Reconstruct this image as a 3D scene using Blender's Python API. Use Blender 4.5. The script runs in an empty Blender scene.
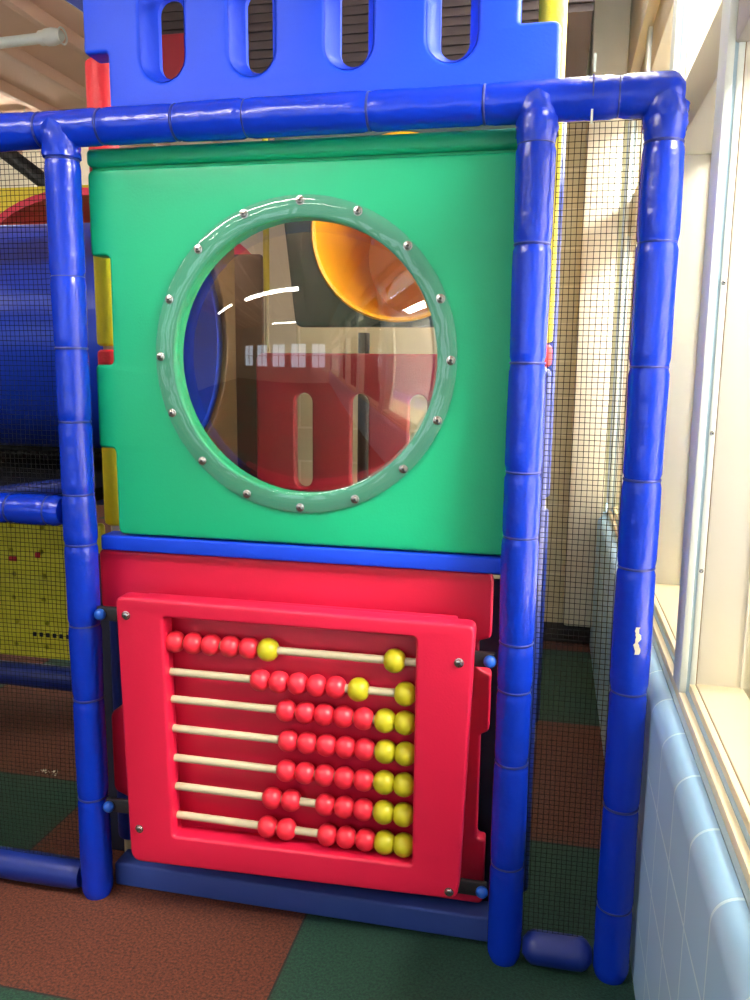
import bpy, bmesh, math, random
from mathutils import Vector, Matrix, Quaternion
random.seed(7)
PI = math.pi
S = bpy.context.scene
COL = S.collection

# ------------------------------------------------------------------ camera / colour management
cam = bpy.data.cameras.new('camera')
cam.sensor_width = 36.0
cam.sensor_fit = 'AUTO'
cam.lens = 812.77 / 1000 * 36
co = bpy.data.objects.new('camera', cam)
COL.objects.link(co)
yaw, pitch, roll = -0.2119, 0.1624, 0.0108
f = Vector((math.sin(yaw)*math.cos(pitch), math.cos(yaw)*math.cos(pitch), -math.sin(pitch)))
r0 = Vector((math.cos(yaw), -math.sin(yaw), 0))
u0 = r0.cross(f)
r = r0*math.cos(roll) + u0*math.sin(roll)
u = -r0*math.sin(roll) + u0*math.cos(roll)
M = Matrix((r, u, -f)).transposed().to_4x4()
M.translation = Vector((1.2611, -1.9859, 1.5599))
co.matrix_world = M
S.camera = co
S.view_settings.view_transform = 'Standard'
S.view_settings.look = 'None'
S.view_settings.gamma = 1.0
S.view_settings.use_curve_mapping = False
S.view_settings.exposure = -0.12

# ------------------------------------------------------------------ materials
def lin(c):
    return tuple(((v/255)/12.92 if v/255 <= .04045 else ((v/255+.055)/1.055)**2.4) for v in c)

def mat(name, rgb, rough=.5, spec=.5, noise=.06, nscale=6.0, bump=0.0, bscale=60.0, coat=0.0, metal=0.0, detail=3.0):
    """Procedural plastic / paint: base colour with a slight mottling and a fine bump."""
    m = bpy.data.materials.new(name); m.use_nodes = True
    n = m.node_tree.nodes; l = m.node_tree.links
    b = n['Principled BSDF']
    b.inputs['Roughness'].default_value = rough
    b.inputs['Specular IOR Level'].default_value = spec
    b.inputs['Metallic'].default_value = metal
    b.inputs['Coat Weight'].default_value = coat
    b.inputs['Coat Roughness'].default_value = .15
    tc = n.new('ShaderNodeTexCoord')
    nz = n.new('ShaderNodeTexNoise'); nz.inputs['Scale'].default_value = nscale; nz.inputs['Detail'].default_value = detail
    l.new(tc.outputs['Object'], nz.inputs['Vector'])
    mx = n.new('ShaderNodeMix'); mx.data_type = 'RGBA'
    c = lin(rgb)
    mx.inputs['A'].default_value = (*[v*(1-noise) for v in c], 1)
    mx.inputs['B'].default_value = (*[min(1, v*(1+noise)) for v in c], 1)
    l.new(nz.outputs['Fac'], mx.inputs['Factor'])
    l.new(mx.outputs['Result'], b.inputs['Base Color'])
    if bump:
        n2 = n.new('ShaderNodeTexNoise'); n2.inputs['Scale'].default_value = bscale; n2.inputs['Detail'].default_value = 2
        l.new(tc.outputs['Object'], n2.inputs['Vector'])
        bp = n.new('ShaderNodeBump'); bp.inputs['Strength'].default_value = bump; bp.inputs['Distance'].default_value = .01
        l.new(n2.outputs['Fac'], bp.inputs['Height']); l.new(bp.outputs['Normal'], b.inputs['Normal'])
    return m

def emis(name, rgb, s):
    m = bpy.data.materials.new(name); m.use_nodes = True
    n = m.node_tree.nodes; n.clear()
    e = n.new('ShaderNodeEmission'); e.inputs[0].default_value = (*lin(rgb), 1); e.inputs[1].default_value = s
    o = n.new('ShaderNodeOutputMaterial'); m.node_tree.links.new(e.outputs[0], o.inputs[0])
    return m

def clear(name, tint, ior, haze=0.0, hazecol=(220, 240, 235), rough=0.0, bump=0.0, bscale=5.0):
    """Thin clear sheet: transparent + fresnel gloss (+ a little milky haze)."""
    m = bpy.data.materials.new(name); m.use_nodes = True
    n = m.node_tree.nodes; l = m.node_tree.links; n.clear()
    t = n.new('ShaderNodeBsdfTransparent'); t.inputs[0].default_value = (*tint, 1)
    g = n.new('ShaderNodeBsdfGlossy'); g.inputs['Roughness'].default_value = rough; g.inputs[0].default_value = (1, 1, 1, 1)
    d = n.new('ShaderNodeBsdfDiffuse'); d.inputs[0].default_value = (*lin(hazecol), 1)
    fr = n.new('ShaderNodeFresnel'); fr.inputs[0].default_value = ior
    m1 = n.new('ShaderNodeMixShader'); m1.inputs[0].default_value = haze
    l.new(t.outputs[0], m1.inputs[1]); l.new(d.outputs[0], m1.inputs[2])
    m2 = n.new('ShaderNodeMixShader')
    l.new(fr.outputs[0], m2.inputs[0]); l.new(m1.outputs[0], m2.inputs[1]); l.new(g.outputs[0], m2.inputs[2])
    if bump:
        tc = n.new('ShaderNodeTexCoord')
        nz = n.new('ShaderNodeTexNoise'); nz.inputs['Scale'].default_value = bscale; nz.inputs['Detail'].default_value = 1.5
        nz.inputs['Distortion'].default_value = .8
        l.new(tc.outputs['Object'], nz.inputs['Vector'])
        bp = n.new('ShaderNodeBump'); bp.inputs['Strength'].default_value = bump; bp.inputs['Distance'].default_value = .05
        l.new(nz.outputs['Fac'], bp.inputs['Height'])
        l.new(bp.outputs['Normal'], g.inputs['Normal']); l.new(bp.outputs['Normal'], fr.inputs['Normal'])
    o = n.new('ShaderNodeOutputMaterial'); l.new(m2.outputs[0], o.inputs[0])
    return m

VINYL = mat('blue_vinyl', (3, 44, 176), rough=.24, spec=.5, noise=.1, nscale=9, bump=.35, bscale=26)
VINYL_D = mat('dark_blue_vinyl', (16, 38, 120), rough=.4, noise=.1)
TIE = mat('dark_tie', (12, 34, 120), rough=.5)
GREEN = mat('green_plastic', (0, 160, 112), rough=.42, noise=.05, bump=.05, bscale=160)
BLUEP = mat('bright_blue_plastic', (12, 64, 212), rough=.5, spec=.3, noise=.04, bump=.05, bscale=160)
RED = mat('red_plastic', (204, 22, 62), rough=.42, noise=.05, bump=.05, bscale=160)
RED_D = mat('crimson_plastic', (138, 18, 38), rough=.42, noise=.06, bump=.1, bscale=120)
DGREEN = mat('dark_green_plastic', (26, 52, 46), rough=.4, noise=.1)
YELLOW = mat('yellow_foam', (214, 196, 20), rough=.55, noise=.06, bump=.2, bscale=90)
ORANGEY = mat('golden_plastic', (246, 176, 0), rough=.35, noise=.06)
REDFOAM = mat('red_foam', (206, 28, 40), rough=.55, noise=.06, bump=.2, bscale=90)
BEAD_R = mat('red_bead', (220, 38, 58), rough=.38, noise=.05)
BEAD_Y = mat('yellow_bead', (184, 175, 28), rough=.4, noise=.05)
ROD = mat('rod_cream', (190, 178, 148), rough=.4, noise=.03, nscale=20)
STEEL = mat('steel', (190, 190, 188), rough=.25, metal=1.0, noise=.05)
DARKH = mat('socket_dark', (40, 40, 42), rough=.6)
BRACKET = mat('bracket_dark', (38, 36, 40), rough=.5)
KNOB = mat('blue_knob', (30, 90, 196), rough=.3)
NETM = mat('net_cord', (16, 17, 16), rough=.9, spec=.15)
DECK = mat('deck_black', (16, 16, 20), rough=.6)
DBROWN = mat('soffit_brown', (58, 46, 48), rough=.7, noise=.15)
CREAM = mat('cream_paint', (230, 225, 208), rough=.55, noise=.03)
SILLC = mat('cream_sill_paint', (246, 231, 192), rough=.4, noise=.04)
FRAMEW = mat('white_frame_paint', (224, 232, 226), rough=.4, noise=.03)
FRAMEB = mat('grey_blue_ledge', (160, 186, 200), rough=.45, noise=.06)
BROWNJ = mat('brown_joint', (150, 122, 84), rough=.7)
TRANS = mat('tan_transom', (186, 180, 162), rough=.5, noise=.05)
BASEB = mat('dark_baseboard', (52, 44, 42), rough=.5)
WHITEP = mat('white_pvc', (214, 226, 220), rough=.3)
LAVENDER = mat('lavender_paint', (176, 172, 206), rough=.5)
PAPER = mat('paper', (216, 210, 190), rough=.8)
YPANEL = mat('yellow_panel_plastic', (232, 224, 52), rough=.5, noise=.12, nscale=4)
ROOMW = mat('hall_wall_paint', (196, 190, 170), rough=.7, noise=.04)
PINKW = mat('next_room_paint', (244, 236, 222), rough=.7, noise=.04, nscale=1.2)

def brick_mat(name, rgb, mortar, bw, bh, rough, ux, offset=0.0, msize=.004, sh=(0, 0)):
    """Painted/glazed blocks laid on a grid; ux picks the horizontal axis (0: x, 1: y)."""
    m = bpy.data.materials.new(name); m.use_nodes = True
    n = m.node_tree.nodes; l = m.node_tree.links; b = n['Principled BSDF']
    tc = n.new('ShaderNodeTexCoord'); sp = n.new('ShaderNodeSeparateXYZ'); cb = n.new('ShaderNodeCombineXYZ')
    l.new(tc.outputs['Object'], sp.inputs[0])
    a1 = n.new('ShaderNodeMath'); a1.operation = 'ADD'; a1.inputs[1].default_value = sh[0] + 50*bw
    a2 = n.new('ShaderNodeMath'); a2.operation = 'ADD'; a2.inputs[1].default_value = sh[1] + 50*bh
    l.new(sp.outputs[ux], a1.inputs[0]); l.new(sp.outputs[2], a2.inputs[0])
    l.new(a1.outputs[0], cb.inputs[0]); l.new(a2.outputs[0], cb.inputs[1])
    br = n.new('ShaderNodeTexBrick')
    br.offset = offset; br.inputs['Scale'].default_value = 1
    br.inputs['Brick Width'].default_value = bw; br.inputs['Row Height'].default_value = bh
    br.inputs['Mortar Size'].default_value = msize; br.inputs['Mortar Smooth'].default_value = .2
    c = lin(rgb)
    br.inputs['Color1'].default_value = (*c, 1); br.inputs['Color2'].default_value = (*[v*.95 for v in c], 1)
    br.inputs['Mortar'].default_value = (*lin(mortar), 1)
    l.new(cb.outputs[0], br.inputs['Vector']); l.new(br.outputs['Color'], b.inputs['Base Color'])
    bp = n.new('ShaderNodeBump'); bp.invert = True; bp.inputs['Strength'].default_value = .6; bp.inputs['Distance'].default_value = .004
    l.new(br.outputs['Fac'], bp.inputs['Height']); l.new(bp.outputs['Normal'], b.inputs['Normal'])
    b.inputs['Roughness'].default_value = rough
    return m

BLOCKB = brick_mat('pale_blue_glazed_block', (166, 208, 238), (212, 238, 250), .192, .2, .4, 1, sh=(.013, .02))
BLOCKC = brick_mat('cream_painted_block', (208, 204, 172), (224, 220, 192), .4, .2, .55, 0, offset=.5, msize=.006)

def floor_mat():
    m = bpy.data.materials.new('rubber_floor_tiles'); m.use_nodes = True
    n = m.node_tree.nodes; l = m.node_tree.links; b = n['Principled BSDF']
    tc = n.new('ShaderNodeTexCoord')
    mp = n.new('ShaderNodeMapping'); mp.inputs['Scale'].default_value = (1/.965, 1/.965, 1)
    mp.inputs['Location'].default_value = (.33/.965 + 20, .39/.965 + 20, .5)
    l.new(tc.outputs['Object'], mp.inputs[0])
    ck = n.new('ShaderNodeTexChecker'); ck.inputs['Scale'].default_value = 1
    l.new(mp.outputs[0], ck.inputs['Vector'])
    def speck(base, hi, sc):
        v = n.new('ShaderNodeTexNoise'); v.inputs['Scale'].default_value = sc; v.inputs['Detail'].default_value = 4; v.inputs['Roughness'].default_value = .7
        l.new(tc.outputs['Object'], v.inputs['Vector'])
        rp = n.new('ShaderNodeValToRGB')
        rp.color_ramp.elements[0].position = .38; rp.color_ramp.elements[1].position = .66
        rp.color_ramp.elements[0].color = (*lin(base), 1); rp.color_ramp.elements[1].color = (*lin(hi), 1)
        l.new(v.outputs['Fac'], rp.inputs[0]); return rp
    a = speck((54, 20, 12), (112, 56, 34), 130); g = speck((8, 42, 32), (28, 72, 54), 130)
    mx = n.new('ShaderNodeMix'); mx.data_type = 'RGBA'
    l.new(ck.outputs['Fac'], mx.inputs['Factor']); l.new(a.outputs[0], mx.inputs['A']); l.new(g.outputs[0], mx.inputs['B'])
    # dark joint lines between tiles
    br = n.new('ShaderNodeTexBrick'); br.offset = 0; br.inputs['Scale'].default_value = 1
    br.inputs['Brick Width'].default_value = 1; br.inputs['Row Height'].default_value = 1; br.inputs['Mortar Size'].default_value = .003
    l.new(mp.outputs[0], br.inputs['Vector'])
    m2 = n.new('ShaderNodeMix'); m2.data_type = 'RGBA'; m2.inputs['B'].default_value = (.01, .01, .008, 1)
    l.new(br.outputs['Fac'], m2.inputs['Factor']); l.new(mx.outputs['Result'], m2.inputs['A'])
    l.new(m2.outputs['Result'], b.inputs['Base Color']); b.inputs['Roughness'].default_value = .8
    v = n.new('ShaderNodeTexNoise'); v.inputs['Scale'].default_value = 220
    l.new(tc.outputs['Object'], v.inputs['Vector'])
    bp = n.new('ShaderNodeBump'); bp.inputs['Strength'].default_value = .5; bp.inputs['Distance'].default_value = .004
    l.new(v.outputs['Fac'], bp.inputs['Height']); l.new(bp.outputs['Normal'], b.inputs['Normal'])
    return m

# ------------------------------------------------------------------ object helpers
def tag(o, label=None, cat=None, group=None, kind=None):
    if label: o['label'] = label
    if cat: o['category'] = cat
    if group: o['group'] = group
    if kind: o['kind'] = kind
    return o

def empty(name, loc, label=None, cat=None, group=None, kind=None):
    o = bpy.data.objects.new(name, None); o.empty_display_size = .05
    o.location = loc; COL.objects.link(o)
    return tag(o, label, cat, group, kind)

def link(name, me, m, parent=None, smooth=True):
    """Mesh given in world coordinates; a child is shifted into its parent's frame."""
    if isinstance(me, bmesh.types.BMesh):
        b = me; me = bpy.data.meshes.new(name); b.to_mesh(me); b.free()
    for x in (m if isinstance(m, (list, tuple)) else [m]): me.materials.append(x)
    o = bpy.data.objects.new(name, me); COL.objects.link(o)
    if parent is not None:
        w = Vector(parent.location); p = parent.parent
        while p is not None: w += Vector(p.location); p = p.parent
        o.parent = parent
        me.transform(Matrix.Translation(-w))
    if smooth:
        me.polygons.foreach_set('use_smooth', [True]*len(me.polygons))
        me.set_sharp_from_angle(angle=math.radians(38))
    return o

def bx(bm, x0, x1, y0, y1, z0, z1, bev=0.0, seg=2):
    r_ = bmesh.ops.create_cube(bm, size=1)
    vs = r_['verts']
    for v in vs:
        v.co = Vector(((x0+x1)/2 + v.co.x*(x1-x0), (y0+y1)/2 + v.co.y*(y1-y0), (z0+z1)/2 + v.co.z*(z1-z0)))
    if bev:
        es = list({e for v in vs for e in v.link_edges})
        bmesh.ops.bevel(bm, geom=es, offset=bev, segments=seg, profile=.5, affect='EDGES')
    return bm

def box(name, x0, x1, y0, y1, z0, z1, m, parent=None, bev=0.0, seg=2):
    return link(name, bx(bmesh.new(), x0, x1, y0, y1, z0, z1, bev, seg), m, parent)

def frame_of(d):
    d = Vector(d).normalized()
    a = Vector((0, 0, 1)) if abs(d.z) < .9 else Vector((1, 0, 0))
    e1 = d.cross(a).normalized(); e2 = d.cross(e1).normalized()
    return d, e1, e2

def tube(bm, p0, p1, prof, seg=20, cap=True, mi=0):
    """prof: list of (t 0..1 or metres along, radius)."""
    p0 = Vector(p0); p1 = Vector(p1); d, e1, e2 = frame_of(p1-p0)
    rings = []
    for t, rr in prof:
        c = p0 + d*t
        rings.append([bm.verts.new(c + (e1*math.cos(2*PI*k/seg) + e2*math.sin(2*PI*k/seg))*rr) for k in range(seg)])
    for a, b in zip(rings, rings[1:]):
        for k in range(seg):
            fc = bm.faces.new((a[k], a[(k+1) % seg], b[(k+1) % seg], b[k])); fc.material_index = mi
    if cap:
        fc = bm.faces.new(rings[0]); fc.material_index = mi
        fc = bm.faces.new(rings[-1]); fc.material_index = mi
    bmesh.ops.recalc_face_normals(bm, faces=bm.faces)
    return bm

def rod(name, p0, p1, rr, m, parent=None, seg=16, rnd=.0):
    L = (Vector(p1)-Vector(p0)).length
    pr = [(0, rr-rnd), (rnd, rr), (L-rnd, rr), (L, rr-rnd)] if rnd else [(0, rr), (L, rr)]
    return link(name, tube(bmesh.new(), p0, p1, pr, seg), m, parent)

def torus(bm, c, axis, R, rr, n=28, k=8, squash=1.0):
    d, e1, e2 = frame_of(axis); c = Vector(c); rings = []
    for i in range(n):
        a = 2*PI*i/n; o = e1*math.cos(a)+e2*math.sin(a)
        rings.append([bm.verts.new(c+o*(R+rr*math.cos(2*PI*j/k))+d*rr*squash*math.sin(2*PI*j/k)) for j in range(k)])
    for i in range(n):
        A = rings[i]; B = rings[(i+1) % n]
        for j in range(k): bm.faces.new((A[j], B[j], B[(j+1) % k], A[(j+1) % k]))
    bmesh.ops.recalc_face_normals(bm, faces=bm.faces)
    return bm

def sleeve_prof(L, rr, ties, ends=(.004, .004), seed=0):
    """Foam padding under stretched vinyl: pinched at every tie, slightly uneven between."""
    rnd = random.Random(seed); N = max(8, int(L/.012)); pr = []
    ph = [rnd.uniform(0, 6.28) for _ in range(3)]
    for i in range(N+1):
        t = L*i/N; k = rr
        k += .0009*math.sin(t*7+ph[0]) + .0006*math.sin(t*19+ph[1])
        for ti in ties: k -= .0045*math.exp(-((t-ti)/.009)**2)
        k -= ends[0]*math.exp(-(t/.012)**2)*2 + ends[1]*math.exp(-((L-t)/.012)**2)*2
        pr.append((t, k))
    return pr

def padded(name, p0, p1, rr, ties, label, cat, group=None, m=None, seed=0, ends=(.004, .004)):
    p0 = Vector(p0); p1 = Vector(p1); L = (p1-p0).length; d = (p1-p0).normalized()
    rt = empty(name, p0, label, cat, group)
    link('padding', tube(bmesh.new(), p0, p1, sleeve_prof(L, rr, ties, ends, seed), 32), m or VINYL, rt)
    for t in ties:
        link('cable_tie', torus(bmesh.new(), p0+d*t, d, rr-.0035, .0022, 32, 6, 1.6), TIE, rt)
    return rt

def rpoly(pts, rad, n=6):
    """Round the corners of a polygon."""
    out = []; N = len(pts)
    for i, p in enumerate(pts):
        rr = rad[i] if isinstance(rad, (list, tuple)) else rad
        a = Vector(pts[i-1]); b = Vector(p); c = Vector(pts[(i+1) % N])
        if rr <= 0: out.append(tuple(b)); continue
        u1 = (a-b); u2 = (c-b)
        rr = min(rr, u1.length*.49, u2.length*.49)
        s = b+u1.normalized()*rr; e = b+u2.normalized()*rr
        for k in range(n+1):
            t = k/n
            q = s*(1-t)**2 + b*2*t*(1-t) + e*t*t
            out.append((q.x, q.y))
    return out

def circle(cx, cz, rr, n=72):
    return [(cx+rr*math.cos(2*PI*k/n), cz+rr*math.sin(2*PI*k/n)) for k in range(n)]

def stadium(cx, z0, z1, hw, n=14):
    return ([(cx+hw*math.cos(PI*k/n), z1-hw+hw*math.sin(PI*k/n)) for k in range(n+1)] +
            [(cx-hw*math.cos(PI*k/n), z0+hw-hw*math.sin(PI*k/n)) for k in range(n+1)])

def plate(name, outline, holes, y0, y1, bev, m, parent=None, res=3):
    """Moulded upright panel in the x-z plane between depths y0 (front) and y1, edges rounded by bev."""
    cu = bpy.data.curves.new(name, 'CURVE'); cu.dimensions = '2D'; cu.fill_mode = 'BOTH'
    cu.extrude = (y1-y0)/2 - bev; cu.bevel_depth = bev; cu.bevel_resolution = res; cu.offset = -bev
    def area(p): return sum(p[i-1][0]*p[i][1]-p[i][0]*p[i-1][1] for i in range(len(p)))/2
    for k, pl in enumerate([outline]+list(holes)):
        pl = [p for i, p in enumerate(pl) if (Vector(p)-Vector(pl[i-1])).length > 2e-4]
        if (area(pl) < 0) == (k == 0): pl = pl[::-1]
        sp = cu.splines.new('POLY'); sp.points.add(len(pl)-1); sp.use_cyclic_u = True
        for i, (x, z) in enumerate(pl): sp.points[i].co = (x, z, 0, 1)
    tmp = bpy.data.objects.new('tmp', cu); COL.objects.link(tmp)
    dg = bpy.context.evaluated_depsgraph_get()
    me = bpy.data.meshes.new_from_object(tmp.evaluated_get(dg))
    bpy.data.objects.remove(tmp); bpy.data.curves.remove(cu)
    me.transform(Matrix(((1, 0, 0, 0), (0, 0, -1, (y0+y1)/2), (0, 1, 0, 0), (0, 0, 0, 1))))
    me.materials.clear()
    b = bmesh.new(); b.from_mesh(me); bmesh.ops.remove_doubles(b, verts=b.verts, dist=1e-5)
    bpy.data.meshes.remove(me)
    return link(name, b, m, parent)

def loft(bm, loops, mi=0):
    rs = [[bm.verts.new(p) for p in lp] for lp in loops]
    for a, b in zip(rs, rs[1:]):
        n = len(a)
        for k in range(n):
            fc = bm.faces.new((a[k], a[(k+1) % n], b[(k+1) % n], b[k])); fc.material_index = mi
    return bm

def sphere(bm, c, rr, seg=20, sc=(1, 1, 1)):
    q = bmesh.ops.create_uvsphere(bm, u_segments=seg, v_segments=seg//2+2, radius=rr)
    for v in q['verts']: v.co = Vector((v.co.x*sc[0], v.co.y*sc[1], v.co.z*sc[2])) + Vector(c)
    return bm

def screw(parent, x, y, z, rr=.0085):
    """Pan-head screw seen from the front: washer, domed head, dark socket."""
    bm = bmesh.new()
    tube(bm, (x, y+.004, z), (x, y-.006, z), [(0, rr*1.25), (.004, rr*1.25), (.0045, rr), (.008, rr*.85), (.0095, rr*.5)], 16)
    n0 = len(bm.faces)
    tube(bm, (x, y-.004, z), (x, y-.0063, z), [(0, rr*.42), (.0023, rr*.42)], 6)
    bm.faces.ensure_lookup_table()
    for i in range(n0, len(bm.faces)): bm.faces[i].material_index = 1
    return link('screw', bm, [STEEL, DARKH], parent)

# ------------------------------------------------------------------ SETTING
WX = 1.532     # face of the block wall on the right
BY = 2.66      # block wall behind the play structure
CZ = 4.05
o = box('floor', -6.5, 4.6, -7.2, 7.2, -.06, 0, floor_mat()); tag(o, kind='structure')

# ceiling: flat tan decking with ribs
bm = bx(bmesh.new(), -6.5, 1.9, -7.2, 7.2, CZ, CZ+.08)
for k in range(13):
    x = -6.2+k*.62; bx(bm, x, x+.07, -7.2, 7.2, CZ-.1, CZ, .008)
tag(link('ceiling', bm, mat('ceiling_tan', (226, 192, 166), rough=.8, noise=.14, nscale=.7)), kind='structure')

# right wall: glazed blocks with a bull-nosed top course and ledge
bm = bmesh.new()
prof = [(WX, 0)] + [(WX, .73)] + [(WX+.045-.045*math.cos(a), .73+.045*math.sin(a)) for a in [PI/2*k/8 for k in range(1, 9)]] + \
       [(WX+.058, .775), (1.80, .775), (1.80, 0)]
ys = (-7.2, BY+.3)
A = [[bm.verts.new((x, y, z)) for x, z in prof] for y in ys]
n = len(prof)
for k in range(n): bm.faces.new((A[0][k], A[0][(k+1) % n], A[1][(k+1) % n], A[1][k]))
bm.faces.new(A[0]); bm.faces.new(A[1]); bmesh.ops.recalc_face_normals(bm, faces=bm.faces)
tag(link('wall_right', bm, BLOCKB), kind='structure')
bm = bx(bmesh.new(), WX+.046, WX+.056, -7.2, BY, .7705, .7765)
tag(link('trim_1', bm, BROWNJ), kind='structure')
# upper wall above the windows
tag(box('wall_right_upper', 1.56, 1.80, -7.2, BY+.3, 2.98, CZ, CREAM), kind='structure')
tag(box('trim_2', 1.604, 1.76, -7.2, BY, 2.24, 2.41, TRANS, bev=.006), kind='structure')
tag(box('trim_3', 1.604, 1.78, -7.2, BY, 2.80, 2.985, TRANS, bev=.006), kind='structure')

# stepped window sill running along the ledge, two steps with a grey gap between
bm = bmesh.new()
bx(bm, 1.588, 1.604, -7.2, BY, .7745, .800, .002)
bx(bm, 1.611, 1.6245, -7.2, BY, .7745, .822, .002)
bx(bm, 1.6265, 2.12, -7.2, BY, .7745, .824, .002)
tag(link('trim_4', bm, SILLC), kind='structure')
bm = bx(bmesh.new(), 1.6035, 1.6115, -7.2, BY, .7745, .803)
bx(bm, 1.578, 1.5885, -7.2, BY, .7745, .779)
tag(link('trim_5', bm, FRAMEB), kind='structure')
bm = bx(bmesh.new(), 1.6243, 1.6267, -7.2, BY, .7745, .8215)
tag(link('trim_6', bm, BROWNJ), kind='structure')

# mullions and windows; each bay one window with lower and upper pane
GLASS = clear('window_glass', (.97, .98, .97), 1.22)
mulls = [-3.76, -2.82, -1.88, -.94, .02, .96, 1.90, 2.60]
for k, y in enumerate(mulls):
    e = empty('trim_%d' % (7+k), (1.6, y, .8), kind='structure')
    box('mullion_face', 1.588, 1.604, y-.05, y+.05, .799, 2.98, FRAMEW, e, bev=.002)
    box('mullion_joint', 1.6035, 1.611, y-.047, y+.047, .802, 2.97, FRAMEB, e)
    box('mullion_stop', 1.611, 1.6245, y-.05, y+.05, .821, 2.97, FRAMEW, e, bev=.002)
    box('mullion_seam', 1.6243, 1.6267, y-.048, y+.048, .822, 2.97, BROWNJ, e)
    box('mullion_post', 1.6265, 1.79, y-.05, y+.05, .823, 2.97, CREAM, e, bev=.002)
for k, (a, b) in enumerate(zip(mulls, mulls[1:])):
    e = empty('window_%d' % (k+1), (1.66, (a+b)/2, .84), kind='structure')
    bm = bmesh.new()
    for z0, z1 in ((.824, 2.24), (2.41, 2.80)):
        for x0, x1 in ((1.722, 1.727), (1.733, 1.738)):
            bx(bm, x0, x1, a+.05, a+.056, z0, z1); bx(bm, x0, x1, b-.056, b-.05, z0, z1)
            bx(bm, x0, x1, a+.056, b-.056, z1-.006, z1)
    link('window_frame', bm, CREAM, e)
    box('pane', 1.7275, 1.7325, a+.052, b-.052, .825, 2.237, GLASS, e)
    box('pane', 1.7275, 1.7325, a+.052, b-.052, 2.413, 2.797, GLASS, e)
    if k in (3, 4):
        for z in (1.10, 1.42, 1.75): screw(e, 1.6175, b-.0505 if k == 3 else a+.0505, z, .004)

# next room seen through the windows
bm = bx(bmesh.new(), 1.80, 4.6, 3.6, 3.7, 0, CZ); bx(bm, 4.5, 4.6, -7.2, 3.6, 0, CZ); bx(bm, 1.8, 4.6, -7.2, -7.1, 0, CZ)
tag(link('wall_next_room', bm, PINKW), kind='structure')
tag(box('ceiling_next_room', 1.8, 4.6, -7.2, 3.7, 3.3, 3.36, FRAMEW), kind='structure')

tag(box('floor_next_room', 1.80, 4.5, -7.1, 3.6, .0, .02, LAVENDER), kind='structure')

# cream block wall behind the structure, and hall walls
tag(box('wall_back', -.22, WX+.05, BY, BY+.2, 0, CZ, BLOCKC), kind='structure')
tag(box('wall_back_column', 1.375, 1.56, BY-.12, BY, 0.13, CZ, CREAM, bev=.02), kind='structure')
tag(box('baseboard_back', -.22, WX, BY-.012, BY, 0, .115, BASEB, bev=.003), kind='structure')
tag(box('wall_far', -6.5, -.22, 6.9, 7.1, 0, CZ, mat('far_wall_cream', (232, 226, 204), rough=.7, noise=.03)), kind='structure')
tag(box('wall_left', -6.6, -6.5, -7.2, 7.2, 0, CZ, ROOMW), kind='structure')

# wall behind the camera with daylight windows
WY = -6.4
bm = bmesh.new(); wins = [(-5.6, -4.5), (-4.1, -3.0), (-2.6, -1.5), (-1.1, 0.0), (.35, 1.3)]
bx(bm, -6.5, 1.6, WY-.2, WY, 0, 1.0); bx(bm, -6.5, 1.6, WY-.2, WY, 2.6, CZ)
xs = [-6.5]+[v for w in wins for v in w]+[1.6]
for a, b in zip(xs[0::2], xs[1::2]): bx(bm, a, b, WY-.2, WY, 1.0, 2.6)
tag(link('wall_front', bm, ROOMW), kind='structure')
SKYP = emis('daylight_pane', (226, 240, 255), 4.0)
for k, (a, b) in enumerate(wins):
    e = empty('window_%d' % (20+k), ((a+b)/2, WY-.1, 1.0), kind='structure')
    bm = bmesh.new()
    for x0, x1 in ((a, a+.05), (b-.05, b), ((a+b)/2-.02, (a+b)/2+.02)): bx(bm, x0, x1, WY-.12, WY-.05, 1.0, 2.6)
    for z0, z1 in ((1.0, 1.05), (1.78, 1.82), (2.55, 2.6)): bx(bm, a, b, WY-.118, WY-.052, z0, z1)
    link('window_frame', bm, FRAMEW, e)
    box('pane', a, b, WY-.15, WY-.14, 1.0, 2.6, SKYP, e)

# ceiling lights
DIFF = emis('fluorescent_diffuser', (255, 244, 226), 16.0)
def pendant(x, y, z, label, L=1.3, turn=0.0, glow=None):
    """Bare-tube strip light hung from the ceiling on two thin wires."""
    e = empty('ceiling_light', (x, y, z), label, 'ceiling light', 'fluorescent strip lights of the play hall')
    bm = bx(bmesh.new(), x-L/2, x+L/2, y-.05, y+.05, z+.03, z+.08, .01)
    for s_ in (-1, 1):
        bx(bm, x+s_*L/2-.015, x+s_*L/2+.015, y-.05, y+.05, z-.02, z+.035, .004)
        tube(bm, (x+s_*L*.35, y, z+.08), (x+s_*L*.35, y, CZ), [(0, .004), (CZ-z-.08, .004)], 8)
    link('housing', bm, FRAMEW, e)
    e.rotation_euler = (0, 0, turn)
    for dy in (-.03, .03):
        rod('fluorescent_tube', (x-L/2+.012, y+dy, z), (x+L/2-.012, y+dy, z), .019, glow or TUBE_E, e, 12)
    return e
TUBE_E = emis('fluorescent_tube_glow', (255, 250, 240), 62.0)
pendant(-.5, -1.5, 2.95, 'strip light over the aisle in front of the green panel', 1.5, 0, emis('aisle_tube_glow', (255, 250, 240), 105.0))
pendant(-3.0, -1.75, 3.25, 'strip light left of the aisle in front of the structure')
pendant(-1.0, -4.3, 3.25, 'strip light near the daylight windows')
pendant(1.42, .35, 3.3, 'added unseen strip light along the right wall above the narrow net', 1.1, PI/2)  # added out of view to brighten the back wall
pendant(1.385, 1.2, 3.3, 'added short strip light, unseen, beside the ribbed duct at the right wall', .26, 0, emis('added_short_tube_glow', (255, 250, 240), 110.0))  # invented lamp, lifts the upper back wall and its column
pendant(-3.3, 1.4, 3.25, 'added strip light over the left of the play hall')  # unseen lamp added to light the dim left side
pendant(-4.4, 5.6, 3.76, 'added strip light at the far end of the play hall')  # added, kept hidden behind the beam, to brighten the far wall
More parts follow.
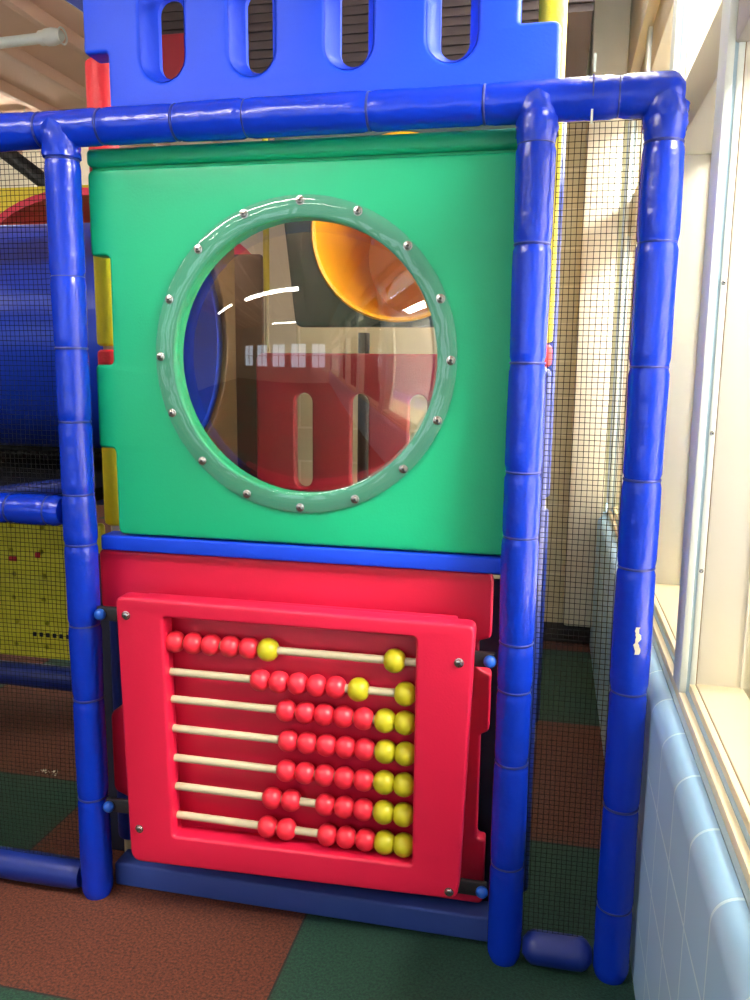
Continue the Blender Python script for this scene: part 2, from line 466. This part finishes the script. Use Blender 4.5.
DIFF2 = emis('added_next_room_glow', (255, 250, 240), 125.0)
def added_panel_light(x, y, z, label):  # unseen panels added in place of the daylight filling the next room
    e = empty('ceiling_light', (x, y, z), label, 'ceiling light', 'added light panels of the next room')
    bm = bx(bmesh.new(), x-.62, x+.62, y-.62, y+.62, z-.06, z, .006); link('housing', bm, FRAMEW, e)
    box('diffuser', x-.6, x+.6, y-.6, y+.6, z-.075, z-.058, DIFF2, e, bev=.004)
for y, lb in ((-1.2, 'nearest to the camera'), (.9, 'the middle one of the row'), (2.7, 'nearest its far wall')):
    added_panel_light(3.1, y, 3.3, 'added light panel standing in for daylight in the next room, ' + lb)

# ------------------------------------------------------------------ FRONT FRAME: posts, beams, rails
PR = .0445
def zt(zs): return sorted(zs)
padded('padded_post', (0, 0, 0), (0, 0, 2.125), PR, zt([2.0756, 1.7841, 1.5999, 1.4051, 1.207, 1.0673, .8356, .6176, .315]),
       'blue vinyl padded post left of the green panel and the abacus', 'post', 'blue padded front posts', seed=1)
padded('padded_post', (1.2, 0, 0), (1.2, -.008, 2.14), PR, zt([2.0597, 1.8418, 1.5724, 1.3138, 1.1546, .8845, .7608, .5644, .28]),
       'blue vinyl padded post right of the green panel, left edge of the narrow net', 'post', 'blue padded front posts', seed=2)
p3 = padded('padded_post', (1.4755, 0, 0), (1.4755, -.006, 2.125), PR+.001, zt([2.0513, 1.8404, 1.5661, 1.3055, 1.0953, .7844, .4778, .2]),
       'blue vinyl padded corner post against the right wall, with a white scuff', 'post', 'blue padded front posts', seed=3)
# white scuff on the corner post (torn vinyl showing foam)
bm = bmesh.new(); rnd = random.Random(5)
prev = None
for i in range(15):
    z = .892+i*.0048; w_ = .06+.09*rnd.random(); a0 = -1.40+.05*math.sin(i*.9)
    vs = [bm.verts.new((1.4755+(PR+.0042)*math.cos(a), (PR+.0042)*math.sin(a)-.002, z)) for a in (a0-w_, a0, a0+w_)]
    if prev:
        for j in range(2): bm.faces.new((prev[j], prev[j+1], vs[j+1], vs[j]))
    prev = vs
sc_ = link('scuff_mark', bm, PAPER, p3); sc_['label'] = 'white scuff where the vinyl is torn'

bts = [-.72, -.38, -.0544, .1183, .3218, .5067, .8113, 1.0811, 1.3745]
bb = padded('padded_beam', (-1.25, 0, 2.150), (1.512, 0, 2.154), PR+.001, [b+1.25 for b in bts],
            'long blue vinyl padded beam across the top of the front posts', 'beam', seed=4, ends=(.004, .011))
# white zip tie closing the split in the padding
bm = torus(bmesh.new(), (1.3186, 0, 2.157), (1, 0, 0), PR+.0005, .0016, 32, 6, 1.2)
link('zip_tie', bm, TIE, bb)
zt_ = bx(bmesh.new(), 1.3166, 1.3216, -.046, -.043, 2.195, 2.232); bx(zt_, 1.3156, 1.3202, -.050, -.047, 2.088, 2.118)
zo = link('zip_tie_tail', zt_, WHITEP, bb); zo['label'] = 'white tails of the zip tie'

# wrapped corner collars where the posts meet the beam
def collar(parent, x, w, z0, z1):
    bm = bmesh.new(); seg = 32; rings = []
    N = 14
    for i in range(N+1):
        t = i/N; row = []
        for k in range(seg):
            a = 2*PI*k/seg
            rr = w + .0015*math.sin(5*a+9*t) + .001*math.sin(11*a-14*t)
            ztop = z1 - .022*abs(math.cos(a))          # saddle cut over the beam
            row.append(bm.verts.new((x+rr*math.cos(a), -.006*t+rr*math.sin(a), z0+(ztop-z0)*t)))
        rings.append(row)
    for A_, B_ in zip(rings, rings[1:]):
        for k in range(seg): bm.faces.new((A_[k], A_[(k+1) % seg], B_[(k+1) % seg], B_[k]))
    bm.faces.new(rings[-1]); bm.faces.new(rings[0]); bmesh.ops.recalc_face_normals(bm, faces=bm.faces)
    return link('collar', bm, VINYL, parent)
posts = [o for o in COL.objects if o.name.startswith('padded_post')]
for p, x in zip(posts, (0, 1.2, 1.4755)): collar(p, x, PR+.003, 2.08, 2.166 if x < 1.4 else 2.15)

padded('padded_rail', (-1.19, 0, 1.157), (-.048, 0, 1.157), PR-.001, [.25, .62, .98, 1.10],
       'blue vinyl padded middle rail left of the left post', 'rail', seed=6)
padded('padded_rail', (-1.19, 0, .052), (-.048, 0, .052), PR-.001, [.3, .7],
       'blue vinyl padded base rail on the floor left of the left post', 'rail', seed=7, m=VINYL_D)
padded('padded_rail', (1.248, 0, .046), (1.427, 0, .046), PR-.003, [],
       'short blue vinyl padded base rail on the floor between the two right posts', 'rail', seed=8, m=VINYL_D, ends=(.012, .012))
# post of the next bay (just out of frame, carries beam and rails)
padded('padded_post', (-1.24, 0, 0), (-1.24, 0, 2.10), PR, [.4, .8, 1.2, 1.6],
       'blue vinyl padded post at the far left end of the front beam', 'post', 'blue padded front posts', seed=9)

# ------------------------------------------------------------------ nets
def net(name, x0, x1, z0, z1, y, pitch, label, axis='x', th=.0016, sag=.004):
    bm = bmesh.new(); rnd = random.Random(int(x0*100+z0*10)+9)
    h = th/2
    def P(a, z):
        s = sag*math.sin(a*9+z*3)+sag*.5*math.sin(z*13)
        return Vector((a, y+s, z)) if axis == 'x' else Vector((y+s, a, z))
    def strand(pts):
        rs = []
        for i, p in enumerate(pts):
            d = (pts[min(i+1, len(pts)-1)]-pts[max(i-1, 0)])
            d, e1, e2 = frame_of(d)
            rs.append([bm.verts.new(p+e1*h), bm.verts.new(p+e2*h), bm.verts.new(p-e1*h), bm.verts.new(p-e2*h)])
        for a, b in zip(rs, rs[1:]):
            for k in range(4): bm.faces.new((a[k], a[(k+1) % 4], b[(k+1) % 4], b[k]))
    nx = int(round((x1-x0)/pitch)); nz = int(round((z1-z0)/pitch))
    for i in range(nx+1):
        a = x0+(x1-x0)*i/nx
        strand([P(a+.0012*math.sin(z0+k*.9+i), z0+(z1-z0)*k/24) for k in range(25)])
    m_ = max(3, int((x1-x0)/.05))
    for j in range(nz+1):
        z = z0+(z1-z0)*j/nz
        strand([P(x0+(x1-x0)*k/m_, z+.001*math.sin(j*1.7+k)) for k in range(m_+1)])
    return tag(link(name, bm, NETM, smooth=False), label, 'net')
net('safety_net', 1.247, 1.429, .092, 2.105, .0, .0134, 'tall narrow black safety net between the two right posts')
net('safety_net', -1.19, -.047, 1.205, 2.10, 0, .0134, 'black safety net left of the left post, above the middle rail')
net('safety_net', -1.19, -.047, .098, 1.112, 0, .0134, 'black safety net left of the left post, below the middle rail')

# ------------------------------------------------------------------ GREEN WINDOW PANEL
GX, GZ = .623, 1.579
gp = empty('window_panel', (.6, .085, 1.085), 'green moulded plastic panel with a round clear bubble window', 'panel')
# the lowest notch runs down to the foot of the panel
outl = rpoly([(.084, 1.088), (1.185, 1.088), (1.185, 2.064), (.035, 2.064), (.035, 1.845), (.090, 1.845), (.088, 1.558),
              (.035, 1.558), (.035, 1.33), (.084, 1.33)], [.02, .02, .014, .02, .012, .014, .014, .012, .012, .014])
plate('panel_body', outl, [circle(GX, GZ-.003, .353, 96)], .055, .115, .008, GREEN, gp, 4)
# raised lip along the top edge
bm = bmesh.new(); bx(bm, .035, 1.185, .048, .118, 2.070, 2.116, .014, 4)
bx(bm, .045, 1.18, .066, .105, 2.055, 2.075)
link('top_lip', bm, GREEN, gp)
# clear flange with wobbly surface
FL = clear('flange_clear', (.93, .97, .96), 1.5, haze=.18, hazecol=(150, 230, 212), rough=.05, bump=.22, bscale=4.5)
bm = bmesh.new(); N = 96
prof = [(.350, .050), (.353, .0475), (.359, .046), (.378, .0455), (.400, .046), (.4035, .048), (.405, .052)]
rings = []
for rr, yy in prof:
    rings.append([(GX+rr*math.cos(2*PI*k/N), yy, GZ+rr*math.sin(2*PI*k/N)) for k in range(N)])
loft(bm, rings); bmesh.ops.recalc_face_normals(bm, faces=bm.faces)
link('window_flange', bm, FL, gp)
# dome
DM = clear('dome_clear', (.74, .69, .63), 1.8, haze=.02, hazecol=(210, 190, 160))
bm = bmesh.new(); rings = []; H = .125; R0 = .350
Rs = (R0*R0+H*H)/(2*H); amax = math.asin(R0/Rs)
for i in range(20):
    a = amax*(1-i/20); rr = Rs*math.sin(a); yy = .050-(Rs*math.cos(a)-(Rs-H))
    rings.append([(GX+rr*math.cos(2*PI*k/N), yy, GZ+rr*math.sin(2*PI*k/N)) for k in range(N)])
loft(bm, rings)
tip = bm.verts.new((GX, .050-H, GZ)); bm.verts.ensure_lookup_table()
last = bm.verts[-1-N:-1]
last = list(last)
for k in range(N): bm.faces.new((last[k], last[(k+1) % N], tip))
bmesh.ops.recalc_face_normals(bm, faces=bm.faces)
link('window_dome', bm, DM, gp)
for k in range(16):
    a = PI/2 - .004 + 2*PI*k/16
    screw(gp, GX+.389*math.cos(a), .0455, GZ+.389*math.sin(a), .0092)

# blue edge rail under the green panel
tag(box('edge_rail', .03, 1.19, .05, .12, 1.040, 1.083, BLUEP, bev=.006, seg=3),
    'thin bright blue rail between the green panel and the red panel', 'rail')

# ------------------------------------------------------------------ BLUE SLOTTED PANEL (above the beam)
bp_ = empty('slotted_panel', (.65, .1, 2.20), 'bright blue plastic barrier panel with four oval slots above the beam', 'panel')
SX = [.262, .500, .746, .995]
out = rpoly([(.112, 2.20), (1.243, 2.20), (1.243, 2.341), (1.150, 2.341), (1.150, 2.60), (.045, 2.60), (.045, 2.345), (.112, 2.345)],
            [.01, .02, .02, .006, .02, .02, .01, .01])
plate('panel_body', out, [stadium(x, 2.266, 2.508, .060) for x in SX], .048, .125, .010, BLUEP, bp_, 3)
for x in SX:
    bm = bmesh.new(); loops = []
    for i in range(9):
        t = i/8; s = t*t*(3-2*t)
        hw = .060-.024*s; z0 = 2.266+.024*s; z1 = 2.508-.024*s
        yy = .052+.055*math.sin(t*PI/2)
        loops.append([(a, yy, b) for a, b in stadium(x, z0, z1, hw)])
    loops.append([(a, .125, b) for a, b in stadium(x, 2.290, 2.484, .036)])
    loft(bm, loops); bmesh.ops.recalc_face_normals(bm, faces=bm.faces)
    link('slot_rim', bm, BLUEP, bp_)

# ------------------------------------------------------------------ RED PANEL behind the abacus
out = rpoly([(.10, .09), (1.135, .09), (1.135, .285), (1.112, .285), (1.112, .59), (1.135, .60), (1.135, .76), (1.10, .775), (1.10, .85), (1.132, .86),
             (1.132, 1.035), (.005, 1.035), (.005, .86), (.06, .84), (.06, .56), (.02, .54), (.02, .29), (.075, .27)],
            [.02, .02, .02, .02, .02, .01, .01, .01, .01, .01, .03, .02, .02, .02, .02, .02, .02, .02])
bp2 = plate('backing_panel', out, [], .078, .125, .008, RED)
tag(bp2, 'red moulded plastic panel fixed behind the bead abacus', 'panel')

# ------------------------------------------------------------------ ABACUS
ab = empty('abacus', (.615, -.03, .17), 'large red framed bead abacus with seven rods of red and yellow beads', 'abacus')
face = rpoly([(.155, .174), (1.080, .200), (1.103, .940), (.140, .946)], [.035, .03, .022, .022])
hole = rpoly([(.286, .268), (.958, .281), (.957, .8985), (.275, .8975)], .012)
plate('frame', face, [hole], -.075, -.018, .009, RED, ab, 4)
plate('recess_wall', rpoly([(.215, .205), (1.035, .215), (1.035, .92), (.215, .92)], .02), [rpoly([(.276, .260), (.972, .273), (.971, .905), (.266, .905)], .012)], -.020, .0, .002, RED, ab)
bk = box('back_board', .19, 1.05, -.002, .020, .225, .935, RED, ab, bev=.004)
rows = [(.820, [.291, .344, .395, .450, .503], [.556, .896]), (.7335, [.533, .585, .637, .689, .741], [.802, .925]),
        (.655, [.605, .658, .710, .762, .816], [.873, .926]), (.570, [.610, .663, .716, .768, .820], [.875, .928]),
        (.4835, [.604, .657, .711, .765, .818], [.873, .926]), (.399, [.563, .617, .713, .766, .818], [.873, .926]),
        (.3125, [.549, .603, .719, .771, .824], [.8765, .9275])]
def bead_mesh(rr, rv, m):
    bm = bmesh.new(); n1 = 24; rings = []
    for i in range(13):
        a = .14+(PI-.28)*i/12; sn = math.sin(a)**.8
        rings.append([(-rr*math.cos(a), rv*sn*math.cos(2*PI*k/n1), rv*sn*math.sin(2*PI*k/n1)) for k in range(n1)])
    loft(bm, rings)
    bmesh.ops.contextual_create(bm, geom=[e for e in bm.edges if e.is_boundary and e.verts[0].co.x < 0])
    bmesh.ops.contextual_create(bm, geom=[e for e in bm.edges if e.is_boundary and e.verts[0].co.x > 0])
    bmesh.ops.recalc_face_normals(bm, faces=bm.faces)
    me = bpy.data.meshes.new('bead'); bm.to_mesh(me); bm.free(); me.materials.append(m)
    me.polygons.foreach_set('use_smooth', [True]*len(me.polygons)); return me
MR = bead_mesh(.0272, .0295, BEAD_R); MY = bead_mesh(.0284, .0312, BEAD_Y)
for z, rd, ye in rows:
    rt = bpy.data.objects.new('rod', None)
    bm = tube(bmesh.new(), (.255, -.037, z), (.975, -.037, z), [(0, .0108), (.72, .0108)], 14)
    rt = link('rod', bm, ROD, ab)
    for xs_, me, lb in ((rd, MR, 'red bead'), (ye, MY, 'yellow bead')):
        for x in xs_:
            b = bpy.data.objects.new('bead', me); COL.objects.link(b); b.parent = rt
            b.location = Vector((min(x+.002, .9315), -.037, z)) - Vector(ab.location)
            b.rotation_euler = (random.uniform(-1, 1), 0, 0); b['label'] = lb
for x, z in ((.171, .8955), (1.066, .843), (1.057, .2215), (.1855, .277)): screw(ab, x, -.0755, z, .0098)
for x0, x1, z, lb in ((.050, .20, .875, 0), (1.03, 1.150, .835, 0), (.050, .20, .30, 0), (1.02, 1.150, .20, 0)):
    br = box('bracket', x0 if x0 < .5 else 1.03, x1 if x0 < .5 else x1, -.018, -.004, z-.02, z+.02, BRACKET, ab, bev=.003)
    kx = x0+.014 if x0 < .5 else x1-.012
    bm = sphere(bmesh.new(), (kx, -.026, z), .0165, 18, (1, .8, 1)); link('bolt_cap', bm, KNOB, br)

# blue sill beam on the floor under the panels; its blue is darkened to stand for shade
sb = box('sill_beam', .03, 1.16, .045, .125, .0, .074, mat('shaded_blue_plastic', (48, 74, 158), rough=.6, noise=.1), bev=.008, seg=3)
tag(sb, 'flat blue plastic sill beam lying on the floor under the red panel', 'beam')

# ------------------------------------------------------------------ upright poles of the play structure behind the panels
def pole(x, y, rr, segs, label, group='padded uprights behind the panels', top=3.0):
    e = empty('padded_upright', (x, y, 0), label, 'upright', group)
    rod('pipe', (x, y, 0), (x, y, segs[-1][1]+.02), rr*.6, ROD, e, 14)
    for z0, z1, m in segs:
        L = z1-z0
        link('foam_sleeve', tube(bmesh.new(), (x, y, z0), (x, y, z1), [(0, rr*.8), (.006, rr*.97), (.014, rr), (L-.014, rr), (L-.006, rr*.97), (L, rr*.8)], 22), m, e)
    return e
pole(.021, .171, .0405, [(.09, 1.03, VINYL_D), (1.092, 1.40, YELLOW), (1.41, 1.60, REDFOAM), (1.61, 2.0, YELLOW), (2.01, 2.37, REDFOAM), (2.385, 2.42, VINYL_D)],
     'red and yellow foam padded upright behind the left edge of the green panel')
pole(1.222, .175, .034, [(.09, 1.56, VINYL_D), (1.565, 1.62, REDFOAM), (1.625, 2.9, YELLOW)],
     'yellow foam padded upright showing just right of the green and blue panels')

# ------------------------------------------------------------------ deck and inside of the structure
tag(box('deck_platform', .0, 1.24, .20, 1.285, 1.0, 1.045, DECK, bev=.006), 'black padded deck platform behind the green panel', 'platform')

# red slotted panel on the far side of the deck
SR = [.265, .502, .74, .98]
out = rpoly([(.06, 1.045), (1.235, 1.045), (1.235, 1.615), (.40, 1.615), (.30, 1.585), (.06, 1.50)], [.01, .02, .02, .04, .04, .03])
out = rpoly([(.06, 1.045), (1.235, 1.045), (1.235, 1.612), (.06, 1.612)], [.01, .02, .02, .04])
rp = plate('slotted_panel', out, [stadium(x, 1.062, 1.452, .037) for x in SR], 1.225, 1.275, .010, RED_D)
tag(rp, 'crimson slotted barrier panel seen through the bubble window', 'panel')
# dark upright behind its second slot
tag(rod('dark_upright', (.478, 1.40, 0), (.478, 1.40, 1.70), .024, DECK, None, 14), 'thin black upright behind the crimson slotted panel', 'upright')

# dark green upper panel with a golden tube opening
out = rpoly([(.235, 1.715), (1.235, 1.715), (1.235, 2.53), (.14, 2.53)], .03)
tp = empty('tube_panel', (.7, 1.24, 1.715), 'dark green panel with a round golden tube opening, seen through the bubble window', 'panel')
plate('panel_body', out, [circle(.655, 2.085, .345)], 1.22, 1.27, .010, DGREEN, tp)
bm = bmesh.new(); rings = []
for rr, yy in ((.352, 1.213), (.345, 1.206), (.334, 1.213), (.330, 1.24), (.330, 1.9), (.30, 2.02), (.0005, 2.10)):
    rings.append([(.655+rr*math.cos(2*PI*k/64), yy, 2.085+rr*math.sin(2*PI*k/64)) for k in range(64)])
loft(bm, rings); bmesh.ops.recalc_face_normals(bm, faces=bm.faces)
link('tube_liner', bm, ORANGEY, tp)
pole(.075, 1.33, .013, [(.09, 1.0, VINYL_D), (1.86, 2.60, YELLOW)], 'yellow foam padded upright at the back left corner of the deck')
pole(1.235, 1.33, .034, [(.09, 1.0, VINYL_D), (1.05, 2.53, VINYL_D)], 'blue padded upright at the back right corner of the deck')

# olive side board at the left of the deck, with the blue crawl tube opening through it
def tubex(name, x0, x1, yc, zc, R, m, label, ribs=()):
    e = empty(name, (x1, yc, zc), label, 'tube')
    N = 64; bm = bmesh.new(); loops = []
    pr = [(x1+.01, R-.02), (x1+.02, R+.0), (x1+.02, R+.04), (x1, R+.045), (x1-.02, R+.04), (x1-.025, R)]
    xs_ = x1-.03; 
    while xs_ > x0:
        rr = R
        for q in ribs:
            if abs(xs_-q) < .05: rr = R+.03*max(0, 1-abs(xs_-q)/.05)
        pr.append((xs_, rr)); xs_ -= .025
    for x, rr in pr: loops.append([(x, yc+rr*math.cos(2*PI*k/N), zc+rr*math.sin(2*PI*k/N)) for k in range(N)])
    loft(bm, loops); 
    lin_ = [[(x, yc+rr*math.cos(2*PI*k/N), zc+rr*math.sin(2*PI*k/N)) for k in range(N)] for x, rr in ((x1+.01, R-.02), (x0, R-.02), (x0, R))]
    loft(bm, lin_)
    bmesh.ops.remove_doubles(bm, verts=bm.verts, dist=1e-4); bmesh.ops.recalc_face_normals(bm, faces=bm.faces)
    link('tube_shell', bm, m, e)
    return e
TUBEM = mat('blue_tube_plastic', (10, 50, 170), rough=.28, noise=.05)
tubex('crawl_tube', -3.2, -.06, .72, 1.65, .395, TUBEM, 'big blue plastic crawl tube behind the left safety net', ribs=(-.95, -1.9))
out = [(.215, 1.05), (1.19, 1.05), (1.19, 2.25), (.215, 2.25)]
sidep = plate('side_board', rpoly(out, .02), [circle(.72, 1.65, .38)], -.012, .012, .006, mat('olive_board', (74, 54, 26), rough=.5, noise=.12))
sidep.rotation_euler = (0, 0, PI/2); sidep.location = (-.02, 0, 0)
tag(sidep, 'olive brown side board around the end of the blue crawl tube', 'board')

# brown back board at the left end of the deck, navy skirt below the deck
tag(plate('back_board', rpoly([(-.48, .0), (.048, .0), (.048, 2.02), (-.48, 2.02)], .015), [], 1.345, 1.37, .004, mat('brown_board', (84, 52, 26), rough=.5, noise=.15)),
    'brown board behind the deck, left of the crimson slotted panel', 'board')
tag(plate('skirt_panel', rpoly([(-.14, .0), (1.17, .0), (1.17, .985), (-.14, .985)], .015), [], .207, .225, .004, mat('navy_skirt', (26, 30, 52), rough=.6)),
    'dark navy skirt panel under the deck, showing in the gaps beside the abacus', 'panel')
# under-deck / far-left things beyond the net
yp = empty('peg_panel', (-1.2, 1.2, .2), 'yellow pegboard panel with small holes beyond the lower left net', 'panel')
hl = []
for i in range(9):
    for j in range(6):
        hl.append(circle(-2.05+i*.155+(.01 if j % 2 else 0), .27+j*.112, .0115, 10))
plate('panel_body', rpoly([(-2.15, .215), (-.66, .215), (-.66, .86), (-2.15, .86)], .02), hl, 1.20, 1.235, .003, YPANEL, yp, 1)
box('hole_backing', -2.1, -.7, 1.240, 1.26, .24, .84, DECK, yp)
bm = bmesh.new()
for i in range(10):
    bx(bm, -1.03-.0+i*.034, -1.012+i*.034, 1.196, 1.204, .318, .338, .002)
link('slot_row', bm, DECK, yp)
bm = bmesh.new(); bx(bm, -1.13, -1.09, 1.194, 1.204, .668, .69, .004)
link('sticker', bm, REDFOAM, yp); bm = bmesh.new(); bx(bm, -.995, -.97, 1.194, 1.204, .69, .715, .004); link('sticker', bm, REDFOAM, yp)
padded('padded_rail', (-2.2, 1.18, .135), (-.05, 1.18, .135), .055, [.4, .8, 1.3], 'dark blue padded base rail under the yellow pegboard panel', 'rail', m=VINYL_D, seed=11)
padded('padded_rail', (-2.2, 1.2, 1.02), (-.03, 1.2, 1.02), .07, [.5, 1.1], 'dark blue padded deck rail above the yellow pegboard panel', 'rail', m=VINYL_D, seed=12)
tag(box('deck_platform', -2.2, -.13, .28, 1.26, 1.13, 1.175, DECK, bev=.006), 'black deck platform under the blue crawl tube', 'platform')
tag(box('kick_panel', -2.2, -.13, 1.225, 1.25, 1.175, 1.62, DECK, bev=.004), 'black kick panel standing behind the blue crawl tube', 'panel')
# sloping dark blue slide side under the tube
bm = bmesh.new()
tube(bm, (-1.6, .20, .98), (-.10, .20, 1.20), [(0, .028), (1.51, .028)], 14)
tag(link('handrail', bm, VINYL_D), 'sloping dark blue handrail under the crawl tube, left of the post', 'handrail')

# red hood and yellow panel above the tube, far left
bm = bmesh.new(); loops = []
for t in range(25):
    a = PI*t/24
    loops.append((-.95+.62*math.cos(a), 1.95+.42*math.sin(a)))
A = []
for rr_, y in ((1.0, 1.6), (1.0, 2.5)):
    A.append([bm.verts.new((x, y, z)) for x, z in loops])
B_ = []
for y in (1.6, 2.5):
    B_.append([bm.verts.new((-.95+(x+.95)*.94, y, 1.95+(z-1.95)*.92)) for x, z in loops])
for k in range(24):
    bm.faces.new((A[0][k], A[0][k+1], A[1][k+1], A[1][k])); bm.faces.new((B_[0][k], B_[0][k+1], B_[1][k+1], B_[1][k]))
    bm.faces.new((A[0][k], A[0][k+1], B_[0][k+1], B_[0][k])); bm.faces.new((A[1][k], A[1][k+1], B_[1][k+1], B_[1][k]))
for q in (0, 24): bm.faces.new((A[0][q], A[1][q], B_[1][q], B_[0][q]))
bmesh.ops.recalc_face_normals(bm, faces=bm.faces)
tag(link('slide_hood', bm, RED), 'rounded red slide hood beyond the upper left net', 'slide hood')
tag(plate('hood_panel', rpoly([(-3.4, 1.3), (-1.35, 1.3), (-1.35, 2.60), (-3.4, 2.60)], .05), [], 2.55, 2.60, .01, YELLOW),
    'yellow panel standing behind the red slide hood', 'panel')
# dark diagonal beam beyond the net
tag(rod('sloping_beam', (-3.2, 2.9, 3.58), (-1.1, 2.9, 2.08), .05, DECK), 'black sloping beam beyond the upper left net', 'beam')

# white pipe with a round cap, upper left
wp = empty('white_pipe', (-1.25, 2.0, 3.2), 'white plastic pipe with a round end cap under the ceiling', 'pipe')
rod('pipe', (-3.2, 2.0, 3.13), (-1.30, 2.0, 3.19), .026, WHITEP, wp, 18)
bm = tube(bmesh.new(), (-1.36, 2.0, 3.188), (-1.22, 2.0, 3.193), [(0, .034), (.006, .036), (.03, .036), (.035, .04), (.07, .042), (.10, .036), (.125, .022), (.135, .005)], 20)
link('end_cap', bm, WHITEP, wp)
bm = tube(bmesh.new(), (-2.9, 2.0, 3.17), (-2.9, 2.0, CZ), [(0, .006), (CZ-3.17, .006)], 8); torus(bm, (-2.9, 2.0, 3.14), (1, 0, 0), .032, .005, 20, 6)
link('hanger', bm, STEEL, wp)
bm = torus(bmesh.new(), (-1.235, 2.0, 3.19), (1, 0, 0), .038, .005, 24, 6); link('ring', bm, WHITEP, wp)

# dark blue roof panel corner at the very top left
bm = bmesh.new()
vs = [bm.verts.new(p) for p in ((-.46, .6, 2.80), (-.21, .6, 2.64), (-.21, .6, 3.2), (-.46, .6, 3.2), (-.46, .65, 2.80), (-.21, .65, 2.64), (-.21, .65, 3.2), (-.46, .65, 3.2))]
for q in ((0, 1, 2, 3), (4, 5, 6, 7), (0, 1, 5, 4), (1, 2, 6, 5), (2, 3, 7, 6), (3, 0, 4, 7)): bm.faces.new([vs[i] for i in q])
bmesh.ops.recalc_face_normals(bm, faces=bm.faces)
tag(link('roof_panel', bm, VINYL_D), 'dark blue roof panel corner above the slotted blue panel', 'panel')

# dark ribbed soffit above the upper level and a red inner panel, both glimpsed through the slots
bm = bx(bmesh.new(), .0, 1.35, 1.5, 2.62, 2.92, CZ)
for k in range(34):
    z = 2.95+k*.028
    bx(bm, .0, 1.352, 1.486, 1.5, z, z+.012)
tag(link('ribbed_duct', bm, DBROWN), 'dark brown ribbed duct box above and behind the blue slotted panel', 'duct')
tag(plate('inner_panel', rpoly([(-.48, 2.55), (-.1, 2.55), (-.1, 2.84), (-.16, 2.88), (-.48, 2.88)], .03), [], 1.30, 1.34, .008, RED_D),
    'dark red inner panel glimpsed through the leftmost slot of the blue panel', 'panel')
bm = bx(bmesh.new(), -.50, 1.19, 1.37, 1.40, 2.56, 3.3)
for k in range(22):
    z = 2.58+k*.034; bx(bm, -.50, 1.192, 1.362, 1.37, z, z+.014)
tag(link('ribbed_curtain', bm, DBROWN), 'dark brown ribbed sheet behind the slots of the blue panel', 'sheet')

# scrap of torn paper on the floor beyond the net
bm = bmesh.new(); rnd = random.Random(3)
for k in range(16):
    x = -.615+k*.0055; y = .605+rnd.uniform(-.012, .016); s = rnd.uniform(.004, .009)
    q = [bm.verts.new((x+rnd.uniform(-s, s), y+rnd.uniform(-s, s)*1.6, .001+rnd.random()*.008)) for _ in range(4)]
    for t in ((0, 1, 2), (0, 2, 3), (0, 1, 3), (1, 2, 3)): bm.faces.new([q[i] for i in t])
tag(link('paper_scrap', bm, PAPER, smooth=False), 'small scrap of torn white paper on the floor beyond the lower left net', 'scrap')

# ------------------------------------------------------------------ world (faint, only through openings)
w = bpy.data.worlds.new('world'); S.world = w; w.use_nodes = True
w.node_tree.nodes['Background'].inputs[0].default_value = (.75, .85, 1, 1)
w.node_tree.nodes['Background'].inputs[1].default_value = .5
